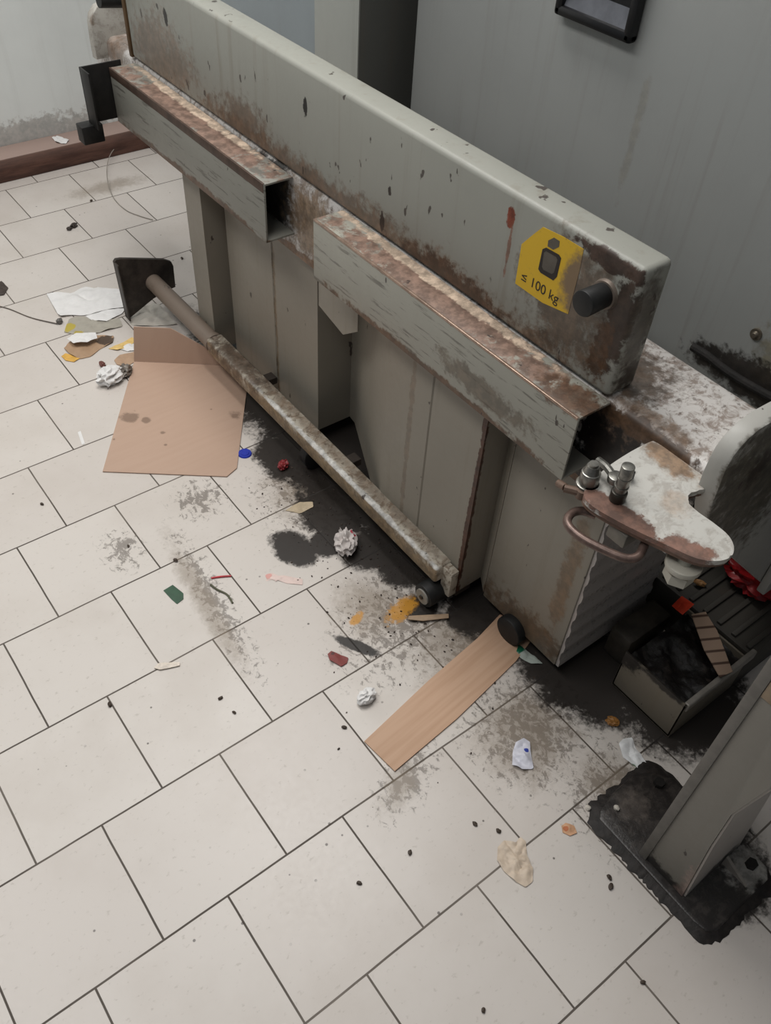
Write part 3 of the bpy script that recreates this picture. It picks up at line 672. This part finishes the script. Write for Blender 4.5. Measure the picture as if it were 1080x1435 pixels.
# cardboard strip
g = G('light_cardboard', .7)
s0, s1 = fl(531, 1061), fl(715, 905); ang = math.atan2(s1[1] - s0[1], s1[0] - s0[0])
nz = g.noise(1, 4, .5, (10, 10, 10)); 
mpp = g.n('ShaderNodeMapping'); g.link(g.pos, mpp.inputs[0]); mpp.inputs['Rotation'].default_value = (0, 0, -ang)
nt = g.n('ShaderNodeTexNoise'); mp2 = g.n('ShaderNodeMapping'); g.link(mpp.outputs[0], mp2.inputs[0]); mp2.inputs['Scale'].default_value = (4, 60, 1); g.link(mp2.outputs[0], nt.inputs['Vector']); nt.inputs['Scale'].default_value = 1
bm = nb(); sp_ = px([(510, 1040), (553, 1082), (640, 1008), (722, 928), (758, 880), (700, 862), (668, 896), (600, 955)])
prism(bm, [(x, y, .001) for x, y in sp_], (0, 0, .003), .0006)
litter('cardboard_strip', bm, g.done(g.mix(g.ramp(nt.outputs[0], .35, .7), lin((196, 162, 136)), lin((184, 149, 122)))), 'long narrow strip of tan cardboard poking out from under the ribbed press end', 'cardboard')

white = (226, 224, 222)
white_paper = stainpaper('white_paper', white, [], sc=40, deep=.15)
litter('paper_towel', sheet(px([(66, 414), (100, 412), (118, 403), (150, 408), (172, 408), (176, 432), (150, 436), (120, 443), (100, 443), (84, 446), (76, 432)]), .016, .0008, 14, seed=1), white_paper, 'large white paper towel spread on the tiles beside the bar foot plate', 'paper')
litter('paper_scrap', sheet(px([(120, 444), (150, 436), (176, 433), (172, 440), (150, 452), (128, 450)]), .008, .0008, 20, z=.003, seed=2), white_paper, 'white paper scrap lying just below the large towel', 'paper')
litter('plastic_wrapper', sheet(px([(90, 466), (97, 448), (110, 444), (140, 450), (168, 448), (172, 458), (150, 464), (128, 470), (108, 470)]), .010, .0006, 22, seed=3), stainpaper('grey_film', (168, 162, 150), [((97, 460), .035, (178, 160, 70)), ((110, 469), .028, (170, 152, 72))], .3), 'crinkled grey plastic wrapper with a yellow edge', 'wrapper')
litter('foil_scrap', wad(fl(84, 453), .012, .010, .010, .4, .5, 50, 3), plain('grey_foil', (120, 116, 112), .35, .3), 'small grey twist of foil at the corner of the large towel', 'foil')
litter('plastic_sheet', sheet(px([(180, 444), (196, 434), (214, 426), (224, 430), (240, 448), (248, 456), (228, 457), (200, 458), (184, 456)]), .014, .0006, 16, seed=4), stainpaper('cloudy_plastic', (196, 190, 180), [], .25, 30, .35), 'cloudy plastic sheet behind the raised cardboard flap', 'plastic')
litter('cardboard_scrap', sheet(px([(90, 489), (100, 480), (132, 470), (160, 472), (158, 481), (140, 490), (128, 500), (112, 504), (98, 498)]), .010, .0016, 14, seed=5), stainpaper('torn_card', (170, 140, 112), [((148, 478), .045, (82, 66, 54))]), 'torn brown cardboard scrap with a dark corner, left of the sheet', 'cardboard')
litter('paper_scrap', sheet(px([(96, 482), (108, 474), (136, 474), (138, 481), (124, 487), (104, 488)]), .008, .0006, 26, z=.018, seed=6), white_paper, 'creased white paper lying on the torn brown cardboard scrap', 'paper')
litter('orange_peel', sheet(px([(86, 500), (92, 496), (104, 500), (112, 503), (104, 508), (92, 506)]), .004, .001, 30, seed=7), plain('yellow_orange', (226, 176, 84), .5), 'small yellow orange scrap at the left tip of the litter', 'food scrap')
litter('yellow_wrapper', sheet(px([(152, 489), (168, 482), (186, 474), (190, 480), (178, 488), (164, 492)]), .006, .0006, 30, seed=8), stainpaper('yellow_film', (224, 190, 120), [], .4), 'pale yellow wrapper against the left edge of the flap', 'wrapper')
litter('paper_scrap', sheet(px([(168, 490), (180, 483), (191, 482), (191, 492), (178, 493)]), .006, .0006, 30, seed=9), white_paper, 'small white scrap beside the yellow wrapper', 'paper')
litter('cardboard_scrap', sheet(px([(160, 506), (168, 498), (190, 493), (192, 506), (178, 514), (164, 512)]), .005, .0015, 16, seed=10), stainpaper('torn_card_pale', (178, 148, 122), []), 'plain tan cardboard scrap under the corner of the flap', 'cardboard')
litter('tissue', wad(fl(155, 535), .046, .036, .026, .3, .45, 3), white_paper, 'crumpled white tissue left of the large cardboard sheet', 'tissue')
litter('foil_scrap', wad(fl(176, 524), .030, .022, .016, .9, .5, 5), plain('dull_foil', (142, 134, 126), .4, .2, var=.3), 'crumpled grey foil touching the white tissue', 'foil')
litter('food_scrap', wad(fl(144, 513), .009, .016, .008, 0, .4, 6), plain('dark_red', (110, 66, 58), .5), 'small dark red food scrap above the white tissue', 'food scrap')
litter('paper_sliver', sheet(px([(109, 606), (113, 604), (119, 622), (115, 624)]), .001, .0005, 30, rings=3, seed=11), white_paper, 'thin white paper sliver alone on a tile left of the cardboard sheet', 'paper')
bm = nb(); q = fl(343, 636); cyl(bm, (q[0], q[1], .0005), (q[0], q[1], .004), .019, .017, 32); cyl(bm, (q[0], q[1], .004), (q[0], q[1], .0055), .012, .011, 32)
litter('plastic_lid', bm, plain('blue_plastic', (44, 60, 168), .4, var=.05), 'flat blue plastic lid by the corner of the cardboard sheet', 'lid')
litter('red_scrap', wad(fl(397, 655), .020, .014, .012, .5, .5, 8), plain('red_plastic', (140, 44, 48), .45), 'dull red plastic scrap in the dark dirt under the bar', 'plastic')
litter('wood_chip', sheet(px([(400, 716), (420, 704), (438, 704), (439, 711), (420, 720)]), .003, .006, 20, seed=12), plain('pale_chip', (196, 178, 150), .6), 'beige chip lying on the black dirt patch', 'chip')
litter('crumpled_wrapper', wad(fl(484, 768), .045, .030, .030, 1.0, .55, 11), stainpaper('wrapper_white_red', (204, 196, 192), [((494, 762), .012, (170, 50, 66)), ((490, 752), .008, (90, 60, 60))], .45), 'crumpled white wrapper with red print at the edge of the dark dirt', 'wrapper')
litter('paper_strip', sheet(px([(371, 806), (382, 803), (384, 808), (398, 807), (424, 812), (424, 820), (402, 818), (384, 812), (374, 812)]), .002, .0006, 24, rings=5, seed=13), stainpaper('pink_paper', (222, 200, 192), [((376, 808), .014, (214, 160, 152))]), 'pale pink paper strip below the black dirt patch', 'paper')
litter('green_card', sheet(px([(229, 828), (242, 820), (257, 832), (257, 840), (248, 847), (240, 840)]), .0015, .001, 14, rings=4, seed=14), plain('green_card', (58, 88, 68), .6, bump=.3), 'small dark green card on the middle of a tile', 'card')
bm = nb(); tube(bm, [Vector((*fl(296, 811), .0025)), Vector((*fl(310, 809), .003)), Vector((*fl(324, 808), .0025))], .0022); litter('red_straw', bm, plain('red_straw', (196, 52, 62), .4, bump=0), 'short red plastic stick beside the green stem', 'stick')
bm = nb(); tube(bm, [Vector((*fl(295, 820), .002)), Vector((*fl(304, 827), .003)), Vector((*fl(318, 834), .002)), Vector((*fl(326, 846), .002))], .0024); litter('plant_stem', bm, plain('green_stem', (92, 92, 72), .6), 'thin grey green stem just below the red stick', 'stem')
litter('paper_curl', sheet(px([(216, 937), (222, 931), (252, 929), (252, 934), (238, 937), (224, 940)]), .004, .0015, 30, rings=4, z=.002, seed=15), plain('ivory_curl', (226, 214, 200), .5, sc=90), 'ivory curl of paper lying on a tile joint', 'paper')
litter('wrapper_scrap', sheet(px([(459, 918), (464, 914), (488, 923), (486, 930), (478, 935), (462, 926)]), .004, .002, 26, rings=5, seed=16), stainpaper('brick_red', (128, 62, 58), [((466, 918), .008, (84, 52, 50))]), 'brick red wrapper scrap left of the white tissue wad', 'wrapper')
litter('tissue', wad(fl(513, 980), .026, .017, .016, .1, .4, 17), white_paper, 'small white tissue wad on a clean tile left of the cardboard strip', 'tissue')
bm = nb(); prism(bm, [(x, y, .006) for x, y in px([(571, 871), (592, 873), (628, 869), (628, 863), (594, 865), (572, 866)])], (0, 0, .003), .0008); litter('wooden_stick', bm, plain('wood_stick', (176, 150, 124), .6), 'flat wooden stirring stick below the black roller', 'stick')
litter('crumpled_wrapper', sheet(px([(720, 902), (728, 906), (748, 920), (760, 931), (744, 931), (728, 922), (720, 912)]), .010, .0008, 24, seed=18), stainpaper('green_white_film', (170, 178, 170), [((726, 910), .022, (24, 92, 66))], .25), 'green and silver wrapper under the near lower corner of the press', 'wrapper')
litter('white_wrapper', sheet(px([(722, 1042), (733, 1036), (742, 1040), (742, 1052), (747, 1078), (732, 1080), (717, 1074), (718, 1054)]), .010, .0006, 34, seed=19), stainpaper('blue_print', (214, 214, 224), [((737, 1054), .009, (58, 74, 160))], .4), 'crumpled white wrapper with a blue mark in front of the open box', 'wrapper')
litter('white_wrapper', sheet(px([(866, 1044), (872, 1037), (884, 1036), (892, 1054), (904, 1068), (910, 1080), (904, 1084), (886, 1072), (872, 1062)]), .010, .0006, 30, seed=20), stainpaper('green_print', (232, 232, 232), [((886, 1076), .016, (60, 110, 66))], .4), 'crumpled white wrapper with green edge beside the post foot plate', 'wrapper')
litter('orange_peel', wad(fl(857, 1012), .012, .016, .006, .6, .4, 21), plain('orange_peel', (150, 104, 52), .5), 'dull orange peel scrap in the shade beside the open box', 'food scrap')
litter('food_scrap', sheet(px([(786, 1158), (792, 1154), (804, 1158), (808, 1168), (798, 1172), (788, 1167)]), .004, .001, 40, seed=22), stainpaper('rust_food', (206, 160, 124), [((792, 1162), .008, (178, 104, 62))]), 'rust orange food smear alone on a tile left of the post', 'food scrap')
bm = sheet(px([(697, 1188), (706, 1178), (722, 1182), (728, 1174), (736, 1180), (738, 1200), (746, 1218), (746, 1236), (736, 1244), (722, 1236), (706, 1222), (696, 1206)]), .007, .0006, 44, n=72, rings=14, seed=23)
litter('wet_tissue', bm, stainpaper('wet_tissue', (206, 188, 168), [], .5, 70, .35), 'flattened wet beige tissue across a tile joint near the bottom', 'tissue')
for (x, y), lb in [((823, 1133), 'white crumb on the tile left of the post foot plate'), ((861, 1137), 'white crumb on the left rim of the post foot plate')]:
    b_ = wad(fl(x, y), .006, .007, .005, .3, .3, x, 2)
    if x == 861:
        for v in b_.verts: v.co.z += .012
    litter('crumb', b_, plain('white_crumb', (214, 206, 194), .6, bump=0), lb, 'crumb')
litter('dirt_lump', wad(fl(104, 318), .018, .012, .008, .2, .5, 31, 3), plain('black_bit', (58, 50, 44), .5), 'black lump of dirt on the far tiles near the wall', 'debris')
litter('dirt_lump', wad(fl(97, 322), .012, .010, .006, .8, .5, 32, 3), plain('black_bit_pale', (70, 62, 56), .5), 'smaller dark lump touching the black lump on the far tiles', 'debris')
litter('leaf', sheet(px([(-6, 398), (2, 394), (12, 404), (6, 414), (-6, 416)]), .006, .001, 30, seed=33), plain('dark_leaf', (70, 60, 54), .6), 'dark curled leaf at the left edge of the picture', 'leaf')
p = at(83, 197, 'z', .088)
bm = nb(); o2 = [at(x, y, 'z', .089) for x, y in [(73, 194), (80, 191), (97, 197), (92, 202), (80, 201)]]; bm = sheet([(q.x, q.y) for q in o2], .008, .0008, 30, z=.089, seed=34)
litter('paper_scrap', bm, white_paper, 'white paper scrap on the brown ledge along the wall', 'paper')
# thin wires on the far floor
def wire(name, pts, r, col, label):
    bm = nb(); tube(bm, [Vector((*fl(x, y), z)) for x, y, z in pts], r, 8); litter(name, bm, plain(name + '_mat', col, .4, bump=0), label, 'wire')
wire('plastic_strap', [(176, 200, .02), (157, 226, .03), (151, 250, .02), (158, 276, .004), (176, 295, .003), (197, 304, .003), (214, 309, .003)], .0016, (160, 152, 142), 'thin pale curved strap on the far tiles below the end bracket')
wire('thin_wire', [(-8, 428, .002), (14, 434, .002), (44, 446, .002), (80, 455, .004)], .0018, (110, 100, 92), 'thin grey wire running from the left edge to the paper towel')
# dark crumbs strewn about, one object each
crumb_m = plain('dark_crumb', (70, 58, 48), .6, bump=0)
spots = [(59, 707, 'far left tiles below the paper sliver'), (154, 988, 'joint below the ivory paper curl'), (309, 979, 'tile below the ivory paper curl, upper of two'), (328, 999, 'tile below the ivory paper curl, lower of two'), (482, 1020, 'tile left of the cardboard strip tip'),
         (246, 786, 'joint above the green card'), (180, 766, 'tile above and left of the green card'), (698, 1165, 'tile above the wet tissue'), (665, 1155, 'tile left of the wet tissue'), (853, 1230, 'tile left of the post foot plate, upper of two'), (855, 1243, 'tile left of the post foot plate, lower of two'),
         (900, 1377, 'joint at the lower right corner'), (677, 1416, 'tile at the bottom edge'), (574, 1195, 'tile below the cardboard strip'), (503, 1238, 'tile joint left of the wet tissue'), (255, 363, 'tile just beside the left body post'), (128, 282, 'joint near the wall')]
for x, y, lb in spots:
    s = .0035 + .002 * random.random()
    litter('dark_crumb', wad(fl(x, y), s, s * 1.5, s * .8, random.random() * 3, .4, x, 2), crumb_m, 'small dark crumb on the ' + lb, 'crumb', 'dark crumbs on the tiles')
# loose grit under and beside the bar: uncountable
bm = nb()
for k in range(700):
    if k < 520: x, y = .93 + random.gauss(0, .08), random.uniform(-.25, .40)
    else: x, y = random.gauss(.92, .14), random.gauss(-.32, .14)
    s = .0006 + .0018 * random.random() ** 3
    m = Matrix.Translation((x, y, s * .6)) @ Matrix.Rotation(random.random() * 3, 4, 'Z') @ Matrix.Diagonal((s * 1.6, s, s * .8, 1))
    bmesh.ops.create_icosphere(bm, subdivisions=1, radius=1, matrix=m)
o = tag(obj('grit', bm, plain('grit', (74, 62, 54), .8, bump=0, var=.4)), 'loose dark grit scattered on the tiles along the bar', 'grit'); o['kind'] = 'stuff'
# pieces lying on the step and in the box
def lay(name, pts, z, bmf, mat, label, cat):
    P_ = [at(x, y, 'z', z) for x, y in pts]; bm = bmf([(p.x, p.y) for p in P_], z); litter(name, bm, mat, label, cat)
lay('orange_tag', [(941, 849), (955, 835), (972, 848), (956, 862)], .142, lambda p, z: sheet(p, .004, .001, 20, z=z, seed=41), plain('orange_red', (238, 74, 44), .5, bump=.1, var=.05), 'bright orange red tag at the top of the striped strip', 'tag')
sp2 = [(968, 862), (988, 858), (1004, 885), (1026, 942), (1008, 950), (986, 912)]
P_ = [at(x, y, 'z', .137) for x, y in sp2]
g = G('striped_strip', .6); a_ = at(975, 862, 'z', .137); b_ = at(1015, 945, 'z', .137); dd = (b_ - a_)
vm = g.n('ShaderNodeVectorMath', operation='DOT_PRODUCT'); g.link(g.pos, vm.inputs[0]); vm.inputs[1].default_value = tuple(dd.normalized())
wv = g.math('FRACT', g.math('MULTIPLY', vm.outputs['Value'], 5 / dd.length))
bm = nb(); prism(bm, [(p.x, p.y, .137) for p in P_], (0, 0, .003), .0008)
litter('striped_strip', bm, g.done(g.mix(g.ramp(g.math('ABSOLUTE', g.math('SUBTRACT', wv, .5)), .36, .44), lin((168, 142, 122)), lin((84, 62, 50)))), 'tan strip with dark cross stripes leaning over the open box', 'strip')
p = at(981, 816, 'z', .142)
litter('food_scrap', (lambda b: ([setattr(v.co, 'z', v.co.z + .133) for v in b.verts], b)[1])(wad((p.x, p.y), .008, .016, .008, .5, .4, 44, 3)), plain('tan_scrap', (168, 124, 78), .5), 'small tan scrap on the ribbed step under the hook plate nut', 'food scrap')
p = at(1056, 818, 'z', .15)
litter('red_bag', (lambda b: ([setattr(v.co, 'z', v.co.z + .1335) for v in b.verts], b)[1])(wad((p.x, p.y), .045, .075, .04, .3, .5, 45)), plain('red_film', (176, 36, 40), .3, var=.3, sc=20), 'crumpled red plastic bag on the ribbed step below the end block', 'bag')
